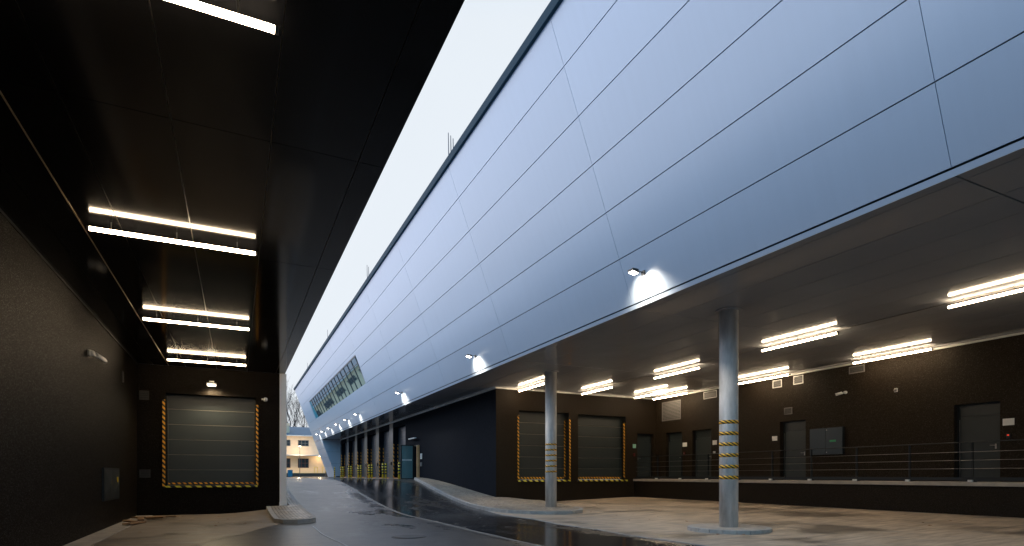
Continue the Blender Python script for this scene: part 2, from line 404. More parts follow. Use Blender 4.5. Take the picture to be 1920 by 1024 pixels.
YARD_R = [(7.9, -12), (19.0, -12), (19.0, 23.6), (8.6, 23.6), (8.35, 19.5), (8.0, 17.3), (8.1, 15.2), (7.85, 13.4), (7.95, 11.6), (7.8, 10.3), (7.95, 8), (7.8, 6), (7.9, 3), (7.8, 0)]
sheet('yard', YARD_R, .008, M_YARD)
YARD_L = [(-3.0, 5), (-2.3, 8.2), (-1.75, 9.6), (-1.35, 10.9), (-.75, 12.0), (-.45, 13.1), (.15, 14.2), (.5, 15.4), (.95, 16.4), (1.3, 17.4), (1.2, 22.3), (-3.0, 22.3)]
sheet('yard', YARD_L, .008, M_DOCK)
m = MB()
for j in range(44):
    y0, y1 = .0 + .5 * j, .0 + .5 * j + .488
    m.hexa([(x, y, g(x, y) + z) for z in (-.05, .022) for x, y in ((-2.9, y0), (-2.46, y0), (-2.46, min(y1, 21.98)), (-2.9, min(y1, 21.98)))])
tag(m.build('gutter', M_LEDGE, bevel=.004), kind='structure')
# pavement round the first column and along the side wall
PV = [(10.7, 36.2), (10.35, 36.0), (9.75, 34.0), (9.35, 31.5), (8.9, 28), (8.5, 24), (8.3, 21), (8.3, 19.2), (8.5, 18.0), (8.95, 17.2), (9.6, 16.75), (10.3, 16.7), (10.9, 17.0), (11.3, 17.6), (11.5, 18.4), (12.8, 23.6), (10.7, 23.6)]
sheet('pavement', inset_path(PV, .1), .118, M_PAV, .14, M_KERB)
kerb_ring('kerb', PV[:15], .13, .12, .9)
sheet('pavement', [(10.4, 36.2), (8.6, 36.9), (8.55, 66), (10.9, 66), (10.9, 36.2)], .012, M_PAV)
m = MB(); E = [p for p in YARD_R[3:]]
for i in range(len(E) - 1):
    (xa, ya), (xb, yb) = E[i], E[i + 1]
    for j in range(6):
        x0, y0_, x1, y1_ = xa + (xb - xa) * j / 6, ya + (yb - ya) * j / 6, xa + (xb - xa) * (j + 1) / 6, ya + (yb - ya) * (j + 1) / 6
        m.hexa([(x, y, g(x, y) + z) for z in (-.03, .014) for x, y in ((x0 - .06, y0_), (x0, y0_), (x1, y1_), (x1 - .06, y1_))])
tag(m.build('yard_edging', M_KERB), kind='structure')
# left island and strip
PL = [(.95, 21.98), (.95, 17.3), (1.15, 16.8), (1.5, 16.6), (1.85, 16.75), (2.05, 17.2), (2.12, 19), (2.1, 22), (2.1, 72), (1.66, 72), (1.66, 21.98)]
sheet('pavement', inset_path(PL, .06), .118, M_PAV, .14, M_KERB)
kerb_ring('kerb', PL[:9], .13, .12, 1.0)
# concrete road seam, chalk line, manhole
m = MB()
for j in range(46):
    y0, y1 = 2 + j * .75, 2 + (j + 1) * .75; xa = 5.05 + .02 * math.sin(y0 * .9); xb = 5.05 + .02 * math.sin(y1 * .9)
    m.hexa([(x, y, g(x, y) + z) for z in (-.02, .007) for x, y in ((xa, y0), (xa + .09, y0), (xb + .09, y1), (xb, y1))])
tag(m.build('road_seam', mat('seam_concrete', (.30, .27, .23), .6, var=.3, vscale=6)), kind='structure')
m = MB()
for j in range(16):
    y0, y1 = 8.5 + j * .45, 8.5 + (j + 1) * .45; fx = lambda y: 1.72 + .04 * math.sin(y * 1.3) - .02 * (y - 16)
    m.hexa([(x, y, g(x, y) + z) for z in (-.02, .006) for x, y in ((fx(y0), y0), (fx(y0) + .035, y0), (fx(y1) + .035, y1), (fx(y1), y1))])
tag(m.build('road_groove', mat('pale_joint', (.35, .37, .40), .4)), kind='structure')
m = MB(); mx_, my_ = 3.35, 12.1
m.tube((mx_, my_, g(mx_, my_) - .05), (mx_, my_, g(mx_, my_) + .008), .37, n=40)
mh = empty('manhole_cover', (mx_, my_, g(mx_, my_)), 'round iron manhole cover set in the wet asphalt road', 'manhole cover')
m.build('frame', mat('iron_ring', (.05, .05, .05), .5, metal=.5), mh)
m = MB(); m.tube((mx_, my_, g(mx_, my_) - .05), (mx_, my_, g(mx_, my_) + .014), .31, n=40)
m.build('lid', mat('iron_lid', (.06, .055, .05), .45, metal=.4, bump=.8, bscale=25), mh)

# ------------------------------------------------------------------ right warehouse
K, A0 = .37, 9.904
FX = lambda h: A0 - K * h
NRM = Vector((-1, 0, -K)).normalized()          # outward normal of the leaning facade
def fpt(y, h, off=0):                            # point on the facade, off = distance outwards
    return (FX(h) + NRM.x * off, y, h + NRM.z * off)
def fslab(m, y0, y1, h0, h1, o0=-.04, o1=0.0):
    P = [fpt(y0, h0, o1), fpt(y0, h0, o0), fpt(y1, h0, o0), fpt(y1, h0, o1), fpt(y0, h1, o1), fpt(y0, h1, o0), fpt(y1, h1, o0), fpt(y1, h1, o1)]
    m.hexa(P)
YN, YE = -10.0, 72.0
WS, WD, WR = 10.45, 23.4, 19.47                  # side wall x, dock wall y, door wall x
SOF = 3.93
bld = empty('warehouse', (14, 23.4, -1.3), 'long silver blue clad warehouse with leaning facade over a dark loading yard', 'building')
ROWS = [4.012, 5.025, 6.035, 7.045, 8.055, 9.065, 10.08]
JY = [4.27 + 6.7 * k for k in range(-2, 11)]; JY = [y for y in JY if YN + .5 < y < YE - 1]
CY = [YN] + JY + [YE]
WIN = (38.2, 64.6, 6.0, 7.86)
m = MB(); GH, GV = .009, .0045
for r in range(6):
    for c in range(len(CY) - 1):
        h0, h1, y0, y1 = ROWS[r] + GH, ROWS[r + 1] - GH, CY[c] + GV, CY[c + 1] - GV
        if r == 5: h1 = ROWS[6]
        if h1 < WIN[2] + .1 or h0 > WIN[3] or y1 < WIN[0] or y0 > WIN[1]: fslab(m, y0, y1, h0, h1); continue
        if y0 < WIN[0] - .05: fslab(m, y0, WIN[0] - .01, h0, h1)
        if y1 > WIN[1] + .05: fslab(m, WIN[1] + .01, y1, h0, h1)
        if h1 > WIN[3] + .03: fslab(m, max(y0, WIN[0] - .01), min(y1, WIN[1] + .01), max(h0, WIN[3]), h1)
fslab(m, YN, YE, 3.905, 3.99)
for a, c in ((3.0, 3.88), (2.0, 2.985), (1.0, 1.985), (0.0, .985), (-.22, -.015)):
    fslab(m, 66.01, YE, a, c)
m.build('facade_cladding', M_PANEL, bld)
m = MB()
for a, c in ((2.6, 3.9), (1.3, 2.585), (-.1, 1.285)):
    m.slab(65.95, 65.99, [(FX(a) + .03, a), (10.9, a), (10.9, c), (FX(c) + .03, c)])
m.build('end_cladding', M_PANEL, bld)
m = MB(); m.slab(66.0, YE - .02, [(FX(-.33) + .06, -.33), (14, -.33), (14, 3.97), (FX(3.97) + .06, 3.97)])
m.slab(YN + .02, YE - .02, [(FX(3.96) + .25, 3.96), (22, 3.96), (22, 10.0), (FX(10.0) + .25, 10.0)])
m.build('core', M_BACK, bld)
m = MB(); m.slab(YN - .05, YE + .08, [(FX(9.99) - .085, 9.99), (FX(9.99) - .005, 9.99), (FX(10.085) - .003, 10.085), (FX(10.08) + .5, 10.09), (FX(10.2) + .5, 10.2), (FX(10.15) - .085, 10.16)])
m.build('coping', M_COPE, bld, bevel=.01)
# soffit
m = MB(); xs = [FX(3.93) + .02, 8.73] + [8.73 + .93 * i for i in range(1, 12)] + [WR + .1]; xs = [x for x in xs if x <= WR + .11]
SY = [YN] + [y for y in JY] + [66]
for i in range(len(xs) - 1):
    for j in range(len(SY) - 1):
        x0, x1, y0, y1 = xs[i] + .006, xs[i + 1] - .006, SY[j] + .012, SY[j + 1] - .012
        if x0 > 10.4 and y0 > WD: continue
        if x0 > 10.4 and y1 > WD: y1 = WD + .2
        m.box(x0, x1 if not (y0 > WD and x1 > 11) else 11, y0, y1, SOF, SOF + .02)
m.build('soffit', M_SOFR, bld)
m = MB(); m.box(xs[0] + .03, WR + .2, YN + .03, 65.97, SOF + .026, SOF + .028); m.build('soffit_lining', M_SOFB, bld)
# dock wall with two doors and a service door
DD = [(11.6, 14.25, -.23, 2.95), (14.76, 17.58, -.23, 2.92)]
D1 = (18.27, 19.3, -.19, 2.1)
m = wall_grid('y', WD, .45, WS + .003, WR + .4, -1.5, SOF - .002, DD + [D1]); m.build('dock_wall', M_STUCR, bld)
# side wall with door opening and loading bays
TIPS = [42.0 + 4.65 * k for k in range(6)]
BAY = [(t - 3.4, t, -.4, 3.5) for t in TIPS]
SD = (35.35, 36.65, -.28, 1.95)
m = wall_grid('x', WS, .45, WD + .002, 65.9, -1.5, SOF - .002, [SD] + BAY)
m.build('side_wall', M_STUCN, bld)
# door wall
RD = [(8.65, 9.8, -.19, 2.11), (14.8, 15.93, -.19, 2.11), (19.6, 20.8, -.19, 2.11), (21.5, 22.65, -.19, 2.11)]
m = wall_grid('x', WR, .45, YN, WD, -1.5, SOF - .002, RD); m.build('door_wall', M_STUCR, bld)
m = MB(); m.box(18.06, WR, YN, WD, -1.5, -.30); m.build('platform', M_STUCR, bld)
m = MB(); 
y = YN
while y < WD - .01:
    y2 = min(y + 2.4, WD - .003); m.box(18.0, WR - .002, y, y2 - .006, -.297, -.19); y = y2
m.build('platform_edge', M_LEDGE, bld, bevel=.008)
m = MB(); m.box(WS - .03, WR, WD - .035, WD - .002, SOF - .06, SOF - .004); m.box(WR - .035, WR - .002, YN, WD - .04, SOF - .06, SOF - .004); m.box(WS - .035, WS - .002, WD - .03, 65.9, SOF - .07, SOF - .004)
m.build('ceiling_trim', M_TRIM, bld)

def sect_door(parent, axis, pos, a0, a1, z0, z1, n=6):
    """sectional door sheet facing -axis at depth pos"""
    m = MB(); h = (z1 - z0) / n
    for i in range(n):
        q = (a0, a1, pos, pos + .05, z0 + i * h + (.008 if i else 0), z0 + (i + 1) * h - .008)
        if axis == 'y': m.box(*q)
        else: m.box(q[2], q[3], q[0], q[1], q[4], q[5])
    d = m.build('sectional_door', M_DOOR, parent, bevel=.006)
    m = MB()
    if axis == 'y':
        m.box(a0, a1, pos + .06, pos + .075, z0, z1)
        for i in range(1, n): m.box(a0 + .02, a1 - .02, pos - .004, pos + .03, z0 + i * h - .0065, z0 + i * h + .0065)
    else:
        m.box(pos + .06, pos + .075, a0, a1, z0, z1)
        for i in range(1, n): m.box(pos - .004, pos + .03, a0 + .02, a1 - .02, z0 + i * h - .0065, z0 + i * h + .0065)
    m.build('seam', M_DOORG, d)
    return d
for k, (a, c, z0, z1) in enumerate(DD):
    d = sect_door(bld, 'y', WD + .34, a - .02, c + .02, z0 + .02, z1 + .02)
    m = MB(); 
    if k == 0: m.box(a - .075, a - .002, WD - .008, WD - .001, z0, z1 - .22); 
    if k == 0: m.box(c + .002, c + .085, WD - .008, WD - .001, z0, z1 - .3); m.box(c - .075, c - .003, WD + .325, WD + .335, z0 + .1, z1 - .3)
    else: m.box(c - .085, c - .004, WD + .1, WD + .105, z0 + .1, z1 - .3)
    m.box(a + .02, c - .1, WD + .322, WD + .336, z0 + .05, z0 + .14)
    m.build('hazard_tape', T_OR, d)
    m = MB(); m.box(a - .05, c + .05, WD - .06, WD + .3, z0 - .07, z0 + .005); m.build('dock_edge', T_YE, d)
    m = MB(); m.box(c - .005, c + .001, WD + .01, WD + .33, z0 + .006, z1 - .003)
    m.build('door_jamb', M_DARK, d)

def service_door(parent, axis, pos, a0, a1, z0, z1, hinge_hi, transom=.32):
    """flush steel door in the wall"""
    f = MB(); dm = MB(); h = MB(); hs = MB(); t = .05
    def bx(mb, a, c, p, q, z, w):
        if axis == 'y': mb.box(a, c, p, q, z, w)
        else: mb.box(p, q, a, c, z, w)
    bx(f, a0 + .002, a0 + t, pos + .16, pos + .24, z0, z1 - .002); bx(f, a1 - t, a1 - .002, pos + .16, pos + .24, z0, z1 - .002); bx(f, a0 + t, a1 - t, pos + .16, pos + .24, z1 - t, z1 - .002)
    bx(f, a0 + .002, a1 - .002, pos + .26, pos + .28, z0, z1)
    fr = f.build('door_frame', M_RAIL, parent)
    bx(dm, a0 + t + .004, a1 - t - .004, pos + .18, pos + .23, z0 + .01, z1 - t - transom)
    bx(dm, a0 + t + .004, a1 - t - .004, pos + .19, pos + .23, z1 - t - transom + .008, z1 - t)
    dr = dm.build('service_door', M_DOOR, parent, bevel=.004); fr.parent = dr
    s = a0 + t + .13 if hinge_hi else a1 - t - .13; e = s + (.13 if hinge_hi else -.13) * .9; hz = z0 + 1.05
    if axis == 'y': h.tube((s, pos + .12, hz), (e, pos + .12, hz), .011); h.tube((s, pos + .12, hz), (s, pos + .18, hz), .011); h.box(s - .02, s + .02, pos + .172, pos + .179, hz - .1, hz + .04)
    else: h.tube((pos + .12, s, hz), (pos + .12, e, hz), .011); h.tube((pos + .12, s, hz), (pos + .18, s, hz), .011); h.box(pos + .172, pos + .179, s - .02, s + .02, hz - .1, hz + .04)
    h.build('handle', M_STEEL, dr)
    p0 = (a1 - t - .012) if hinge_hi else (a0 + t + .012)
    if hinge_hi is not None:
        bx(hs, p0 - .006, p0 + .006, pos + .165, pos + .178, z0 + .1, z1 - .45); hs.build('hinge', M_STEEL, dr)
service_door(bld, 'y', WD, *D1, True)
for q in RD: service_door(bld, 'x', WR, *q, False if q[0] > 9 else None) if False else service_door(bld, 'x', WR, *q, q[0] > 0)

# loading bays along the street
for k, (a, c, z0, z1) in enumerate(BAY):
    d = sect_door(bld, 'x', WS + .40, a - .02, c + .02, -.3, 3.52, 9); d.data.materials[0] = M_BAY
    m = MB(); m.box(WS + .002, WS + .07, c - .006, c - .001, -.2, 2.3); m.box(WS + .32, WS + .38, c - .006, c - .001, -.2, 2.3)
    m.box(WS - .006, WS - .001, c + .01, c + .07, -.2, 2.3)
    m.build('hazard_tape', T_FAR, d)
    m = MB(); m.box(WS + .02, WS + .1, a, c, -.26, -.18); m.build('dock_edge', mat('orange_edge', (.5, .2, .05), .5), d)
    m = MB(); m.box(WS - .07, WS - .002, c + .45, c + .6, .75, 1.0); m.build('control_box', M_DARK, bld, bevel=.01)
    m = MB(); m.box(WS - .006, WS - .002, c + .075, c + 1.2, -.25, SOF - .08); m.build('pier_reflection', M_PIER, bld)  # thin cover carrying the reflected light on the pier front
m = MB(); m.box(WS + .003, WS + .4, 38.62, 38.66, 0, 0.01)
m.b.free()
# side entrance with its glass leaf standing open
ent = SD
m = MB(); m.box(WS + .02, WS + .12, ent[0] + .003, ent[0] + .09, ent[2], ent[3] - .003); m.box(WS + .02, WS + .12, ent[1] - .06, ent[1] - .003, ent[2], ent[3] - .003); m.box(WS + .02, WS + .12, ent[0] + .09, ent[1] - .06, ent[3] - .07, ent[3] - .003)
fr = m.build('door_frame', M_DARK, bld)
m = MB(); m.box(WS - .17, WS + .015, ent[0] - .11, ent[0] - .045, ent[2], ent[3] - .05); m.box(WS - .17, WS + .015, ent[0] - .045, ent[0] + .02, ent[2], ent[3] - .05)
m.build('lit_frame_edge', mat('lit_edge_yellow', (.55, .33, .16), .4, var=.15, vscale=8), fr, bevel=.02)  # lit edge of the inner frame, yellow lamplight put into its colour
m = MB(); m.box(WS + .3, WS + .42, ent[0] - .2, ent[1] + .2, ent[2] - .1, ent[3] + .2); m.build('vestibule', M_DARK, bld)
gm = bpy.data.materials.new('teal_glass'); gm.use_nodes = True; pn = gm.node_tree.nodes['Principled BSDF']
pn.inputs['Base Color'].default_value = (.30, .50, .52, 1); pn.inputs['Transmission Weight'].default_value = .6; pn.inputs['Roughness'].default_value = .03; pn.inputs['IOR'].default_value = 1.45
m = MB(); m.box(9.66, WS - .06, ent[1] - .03, ent[1] - .02, ent[2] + .06, ent[3] - .04); leaf = m.build('glass_leaf', gm, bld)
m = MB(); yA, yB = ent[1] - .05, ent[1]
m.box(9.6, 9.66, yA, yB, ent[2] + .02, ent[3]); m.box(WS - .06, WS - .005, yA, yB, ent[2] + .02, ent[3]); m.box(9.66, WS - .06, yA, yB, ent[3] - .04, ent[3]); m.box(9.66, WS - .06, yA, yB, ent[2] + .02, ent[2] + .08)
m.build('leaf_frame', M_DARK, leaf)
m = MB()
for i in range(9): m.box(9.70 + i * .072, 9.755 + i * .072, ent[1] - .034, ent[1] - .031, .93, 1.04)
m.build('glass_marking', M_WHITE, leaf)
# window band
n = 17; y0, y1, h0, h1 = WIN
m = MB()
GT = .12                                          # panes stand a little steeper under than the cladding
for i in range(n):
    a = y0 + .45 + (y1 - y0 - .5) * i / n; c = y0 + .45 + (y1 - y0 - .5) * (i + 1) / n
    P = [fpt(a, h0, -.17), fpt(a, h0, -.19), fpt(c, h0, -.19), fpt(c, h0, -.17), fpt(a, h1, -.17 + GT), fpt(a, h1, -.19 + GT), fpt(c, h1, -.19 + GT), fpt(c, h1, -.17 + GT)]
    if i == 0: P = [(p[0], p[1] if p[1] != a else a - .4, p[2]) for p in P]
    m.hexa(P)
wb = m.build('window_band', M_GLASSM, bld)
m = MB()
for i in range(n):
    a = y0 + .45 + (y1 - y0 - .5) * i / n
    ma_ = [(a - .03, h0 + .03, -.17), (a - .03, h0 + .03, -.13), (a + .03, h0 + .03, -.13), (a + .03, h0 + .03, -.17)]
    m.hexa([fpt(y_, h_, o_) for y_, h_, o_ in ma_] + [fpt(y_, h1 - .06, o_ + GT * .955) for y_, h_, o_ in ma_])
fslab(m, y0 + .02, y1 - .02, h1 - .50, h1 - .47, -.08, -.045)
m.build('mullion', M_MULL, wb)
m = MB(); fslab(m, y0, y1, h1 - .06, h1 - .002, -.2, -.01); fslab(m, y0, y1, h0, h0 + .03, -.2, -.01)
m.build('window_frame', M_GRILL, wb)
m = MB(); fslab(m, y1 - .35, y1 - .005, h0 + .032, h1 - .062, -.17, -.02); m.build('side_panel', M_TEALP, wb); m = MB(); fslab(m, y0 + .005, y0 + .02, h0 + .032, h1 - .062, -.2, -.012)
m.build('side_panel', M_TEALP, wb)

# vents in the door wall
def grille(parent, axis, pos, ac, zc, w, h, n, m1=None, loc_name='vent'):
    f = MB(); s = MB(); t = .025; a0, a1, z0, z1 = ac - w / 2, ac + w / 2, zc - h / 2, zc + h / 2
    def bx(mb, a, c, p, q, z, v):
        if axis == 'y': mb.box(a, c, p, q, z, v)
        elif axis == 'x': mb.box(p, q, a, c, z, v)
        else: mb.box(-p, -q, a, c, z, v)
    P = pos if axis != '-x' else -pos
    bx(f, a0, a1, P - .03, P - .002, z0, z0 + t); bx(f, a0, a1, P - .03, P - .002, z1 - t, z1); bx(f, a0, a0 + t, P - .03, P - .002, z0 + t, z1 - t); bx(f, a1 - t, a1, P - .03, P - .002, z0 + t, z1 - t)
    g_ = f.build(loc_name, m1 or M_GRILL, parent)
    for i in range(n):
        z = z0 + t + (h - 2 * t) * (i + .5) / n; hh = (h - 2 * t) / n * .27
        bx(s, a0 + t, a1 - t, P - .024, P - .004, z - hh, z + hh)
    s.build('louvre', M_GRILL if h > .5 else (M_GRILD if m1 is M_WHITE else (m1 or M_GRILD)), g_)
    s = MB(); bx(s, a0 + t, a1 - t, P - .0035, P - .002, z0 + t, z1 - t); s.build('backing', M_DARK, g_)
    return g_
grille(bld, 'x', WR, 22.25, 3.2, 1.35, .95, 13)
grille(bld, 'x', WR, 19.65, 3.66, .8, .32, 4, M_WHITE)
grille(bld, 'x', WR, 16.05, 3.64, .42, .30, 4, M_WHITE)
grille(bld, 'x', WR, 15.1, 3.66, .42, .32, 4, M_WHITE)
grille(bld, 'x', WR, 12.8, 3.68, .55, .25, 4)
grille(bld, 'x', WR, 15.55, 2.51, .36, .27, 4)

# ------------------------------------------------------------------ columns
def column(x, y, base, label):
    c = empty('column', (x, y, base), label, 'column', 'round concrete columns under the canopy')
    m = MB(); m.tube((0, 0, 0), (0, 0, SOF - base - .002), .215, n=48); m.build('shaft', M_CONC, c, local=True)
    m = MB(); m.tube((0, 0, SOF - base - .03), (0, 0, SOF - base - .004), .31, n=48); m.build('collar', M_SOFR, c, local=True)
    return c
c1 = column(10.77, 19.0, -1.215, 'smooth grey round column farther off, standing before the first dock door')
c2 = column(10.59, 10.1, -1.23, 'large grey round column nearest the camera on its own round kerbed plinth')
for c, zs, w in ((c2, [1.255, .985, .73, .47, .20, -.055], .085), (c1, [1.16 - .205 * i for i in range(6)], .07)):
    # heights of the six warning bands relative to the eye
    for z in zs:
        m = MB(); L = 48; r0, r1 = .2155, .2185; zc = z - (c.location.z - EYE)
        A = [[m.b.verts.new((r * math.cos(2 * math.pi * i / L), r * math.sin(2 * math.pi * i / L), zz)) for i in range(L)] for r, zz in ((r0, zc - w / 2), (r1, zc - w / 2), (r1, zc + w / 2), (r0, zc + w / 2))]
        for q in range(4):
            for i in range(L): 
                f = m.b.faces.new([A[q][i], A[q][(i + 1) % L], A[(q + 1) % 4][(i + 1) % L], A[(q + 1) % 4][i]]); f.smooth = q == 1
        m.build('tape_band', T_COL, c, local=True)
cxy = (10.59, 10.1); Rr = .95
ring = [(cxy[0] + Rr * math.cos(2 * math.pi * i / 20), cxy[1] + Rr * math.sin(2 * math.pi * i / 20)) for i in range(21)]
m = MB()
for i in range(20):
    a0_, a1_ = 2 * math.pi * (i + .02) / 20, 2 * math.pi * (i + .98) / 20
    P = []
    for z in (-1.42, -1.232):
        P += [(cxy[0] + r * math.cos(a), cxy[1] + r * math.sin(a), z) for r, a in ((Rr - .13, a0_), (Rr, a0_), (Rr, a1_), (Rr - .13, a1_))]
    m.hexa(P)
tag(m.build('kerb', M_KERB, bevel=.006), kind='structure')
m = MB(); m.tube((cxy[0], cxy[1], -1.42), (cxy[0], cxy[1], -1.228), Rr - .125, n=40); tag(m.build('pavement', M_LEDGE), kind='structure')

# ------------------------------------------------------------------ railing on the platform
rl = empty('railing', (18.2, 15, -.19), 'dark steel railing with thin rails along the loading platform edge', 'railing')
ps = [8.7 + 1.625 * k for k in range(-7, 9)]
for y in ps:
    m = MB(); m.box(18.13, 18.19, y - .02, y + .02, -.188, .89); m.box(18.10, 18.22, y - .075, y + .075, -.189, -.165)
    po = m.build('post', M_RAIL, rl, bevel=.003)
    m = MB(); m.box(18.02, 18.10, y - .05, y + .05, -.188, -.13); m.build('bracket', M_WHITE, po)
m = MB(); m.tube((18.16, YN, .91), (18.16, WD - .08, .91), .014, n=10); m.build('handrail', M_RAIL, rl)
for h in (.64, .41, .18):
    m = MB(); m.tube((18.12, YN, h), (18.12, WD - .08, h), .005, n=6); m.build('rail', M_STEEL, rl)
m = MB(); m.box(18.12, 18.128, YN, WD - .08, -.15, -.06); m.build('toe_board', M_RAIL, rl)

# ------------------------------------------------------------------ wall things in the yard
def sign(x, y, z, w, h, label, m=M_WHITE, axis='x'):
    o = MB(); 
    if axis == 'x': o.box(x - .014, x - .002, y - w / 2, y + w / 2, z - h / 2, z + h / 2)
    else: o.box(x - w / 2, x + w / 2, y - .014, y - .002, z - h / 2, z + h / 2)
    s = o.build('door_sign', m, bevel=.003); return tag(s, label, 'sign', 'small blank plates beside the service doors')
sign(WR, 21.3, 1.47, .30, .20, 'blank white plate between the two narrow grey doors near the yard corner')
sign(WR, 19.38, 1.47, .26, .20, 'blank white plate just left of the striped near column, beside a grey door')
sign(WR, 16.18, 1.47, .24, .18, 'blank white plate left of the grey door next to the wall cabinet')
sign(WR, 8.45, 1.49, .27, .19, 'blank white plate right of the wide grey door, nearest plate to the camera')
sign(18.08, WD, 1.46, .2, .2, 'pale green square plate between dock door and corner service door', M_SIGNG, 'y')
def reader(x, y, z, label, led=True, m=M_DARK, w=.1, h=.14, axis='x'):
    r = empty('card_reader', (x, y, z), label, 'card reader')
    o = MB()
    if axis == 'x': o.box(x - .035, x - .002, y - w / 2, y + w / 2, z - h / 2, z + h / 2)
    else: o.box(x - w / 2, x + w / 2, y - .035, y - .002, z - h / 2, z + h / 2)
    o.build('case', m, r, bevel=.006)
    if led:
        o = MB()
        if axis == 'x': o.box(x - .04, x - .0352, y - .022, y + .022, z + .01, z + .03)
        else: o.box(x - .022, x + .022, y - .04, y - .0352, z + .01, z + .03)
        o.build('indicator', M_RED, r)
    else:
        o = MB(); o.box(x - .04, x - .0352, y - .02, y + .02, z - .03, z + .03); o.build('button', M_STEEL, r)
reader(WR, 8.45, 1.1, 'black card reader with red light below the plate by the wide door')
mred = mat('dark_red_case', (.10, .012, .01), .4)
reader(WR, 21.33, 1.05, 'dark red call box under the plate between two narrow doors', False, mred)
reader(WR, 19.4, 1.02, 'small white square switch under the plate left of the near column', False, M_WHITE, .12, .12)
o_ = empty('call_box', (18.05, WD, 1.03), 'dark red call box under the pale green plate', 'call box')
m = MB(); m.box(18.0, 18.1, WD - .05, WD - .002, .95, 1.1); m.build('case', mred, o_, bevel=.006)
m = MB(); m.box(18.03, 18.07, WD - .056, WD - .0505, 1.0, 1.04); m.build('button', M_DARK, o_)

cab = empty('wall_cabinet', (WR, 13.9, .74), 'flat dark metal cabinet with two doors and a green label on yard wall', 'cabinet')
m = MB(); m.box(WR - .1, WR - .002, 13.25, 14.55, .74, 1.72); m.build('case', M_RAIL, cab, bevel=.004)
for a, c in ((13.265, 13.893), (13.907, 14.535)):
    m = MB(); m.box(WR - .115, WR - .102, a, c, .755, 1.705); d = m.build('cabinet_door', mat('cabinet_blue_grey', (.034, .048, .058), .3), cab, bevel=.003)
    if a < 13.5:
        m = MB(); m.box(WR - .12, WR - .1155, 13.5, 13.74, 1.2, 1.27); m.build('label_plate', M_GRN, d)
        m = MB(); m.tube((WR - .125, 13.86, 1.64), (WR - .115, 13.86, 1.64), .018); m.build('lock', M_STEEL, d); m = MB(); m.tube((WR - .125, 13.86, .83), (WR - .115, 13.86, .83), .018); m.build('lock', M_STEEL, d)

def bullet_cam(loc, rz, label, axis_len=.2):
    c = empty('security_camera', loc, label, 'security camera', None, rz)   # wall is behind, at local +y
    m = MB(); m.tube((0, -.002, 0), (0, -.05, 0), .055, n=20); m.ball((0, -.06, 0), .05); m.build('mount', M_WHITE, c, local=True)
    m = MB(); m.tube((0, -.06, -.01), (.08, -.11, -.035), .018); m.build('arm', M_WHITE, c, local=True)
    m = MB(); m.tube((.05, -.11, -.02), (.05 + axis_len, -.19, -.07), .036, n=18); m.tube((.04 + axis_len * .2, -.105, .012), (.07 + axis_len, -.185, -.032), .022, n=10); b_ = m.build('housing', M_WHITE, c, local=True)
    m = MB(); e_ = Vector((.05 + axis_len, -.19, -.07)); d_ = Vector((axis_len, -.08, -.05)).normalized(); m.tube(e_ - d_ * .005, e_ + d_ * .003, .028, n=18); m.build('lens', M_DARK, b_, local=True)
    return c
bullet_cam((WR, 13.2, 2.93), R(-90), 'white bullet security camera on the dark yard wall above the cabinet').scale = (-1, 1, 1)
sc = bullet_cam((-2.9, 15.2, 2.65), R(90), 'white bullet security camera high on the dark left wall', .3)
sc.scale = (1.25, 1.25, 1.25)
s_ = empty('motion_sensor', (WR, 11.48, 2.78), 'small white motion sensor on the dark yard wall', 'sensor')
m = MB(); m.box(WR - .04, WR - .002, 11.43, 11.53, 2.72, 2.84); m.build('base', M_WHITE, s_, bevel=.01)
m = MB(); m.ball((WR - .05, 11.48, 2.78), .05); m.build('dome', M_GRILL, s_)

# ------------------------------------------------------------------ tube lights
def make_tube_light(L, name='tube_light'):
    t = empty(name, (0, 0, 0), 'x', 'tube light')
    m = MB(); m.tube((0, -L / 2, 0), (0, L / 2, 0), .028, n=16); m.build('diffuser', M_TUBE, t, local=True)
    for s in (-1, 1):
        m = MB(); m.tube((0, s * L / 2, 0), (0, s * (L / 2 + .03), 0), .031, n=16); m.build('end_cap', M_GRILL, t, local=True)
    for q in (-.38, 0, .38):
        m = MB(); m.box(-.005, .005, q * L - .006, q * L + .006, .022, .138); m.build('bracket', M_STEEL, t, local=True)
    return t
TL = make_tube_light(2.14)
LEFT_T = [(-.80, 4.85, 'bright tube light overhead at the top left edge, nearest the camera'),
          (-.80, 9.89, 'second hanging tube light from the camera under the black soffit'),
          (-.80, 15.1, 'third tube light under the black soffit, between two others'),
          (-.80, 20.1, 'farthest tube light under the black soffit, just before the roller door')]
RIGHT_T = [(14.5, 3.9 + 2.3, 'bright tube light at the right edge of the photo under the grey soffit'),
           (14.45, 11.25, 'tube light right of the near column, in the row nearer the facade'),
           (14.75, 16.6, 'tube light directly left of the near column under the grey soffit'),
           (14.6, 21.6, 'tube light above the second dock door, right of the far column'),
           (11.5, 22.0, 'leftmost tube light under the grey soffit, just left of the far column'),
           (17.65, 21.6, 'tube light at the yard corner, left one of a close pair'),
           (18.8, 21.6, 'tube light at the yard corner, right one of a close pair against the door wall'),
           (18.8, 16.2, 'tube light just right of the near column close to the door wall'),
           (18.85, 11.3, 'tube light close to the door wall above the security camera')]
first = True
for grp, zz, rz, lst in (('tube lights under the black soffit', 3.485, R(90), LEFT_T), ('tube lights under the grey soffit', 3.79, 0, RIGHT_T)):
    for x, y, lab in lst:
        o = TL if first else copy_tree(TL); first = False
        o.location = (x, y, zz + EYE); o.rotation_euler = (0, 0, rz); o['label'] = lab; o['group'] = grp
        if rz == 0: o.scale = (1, 1.13, 1)
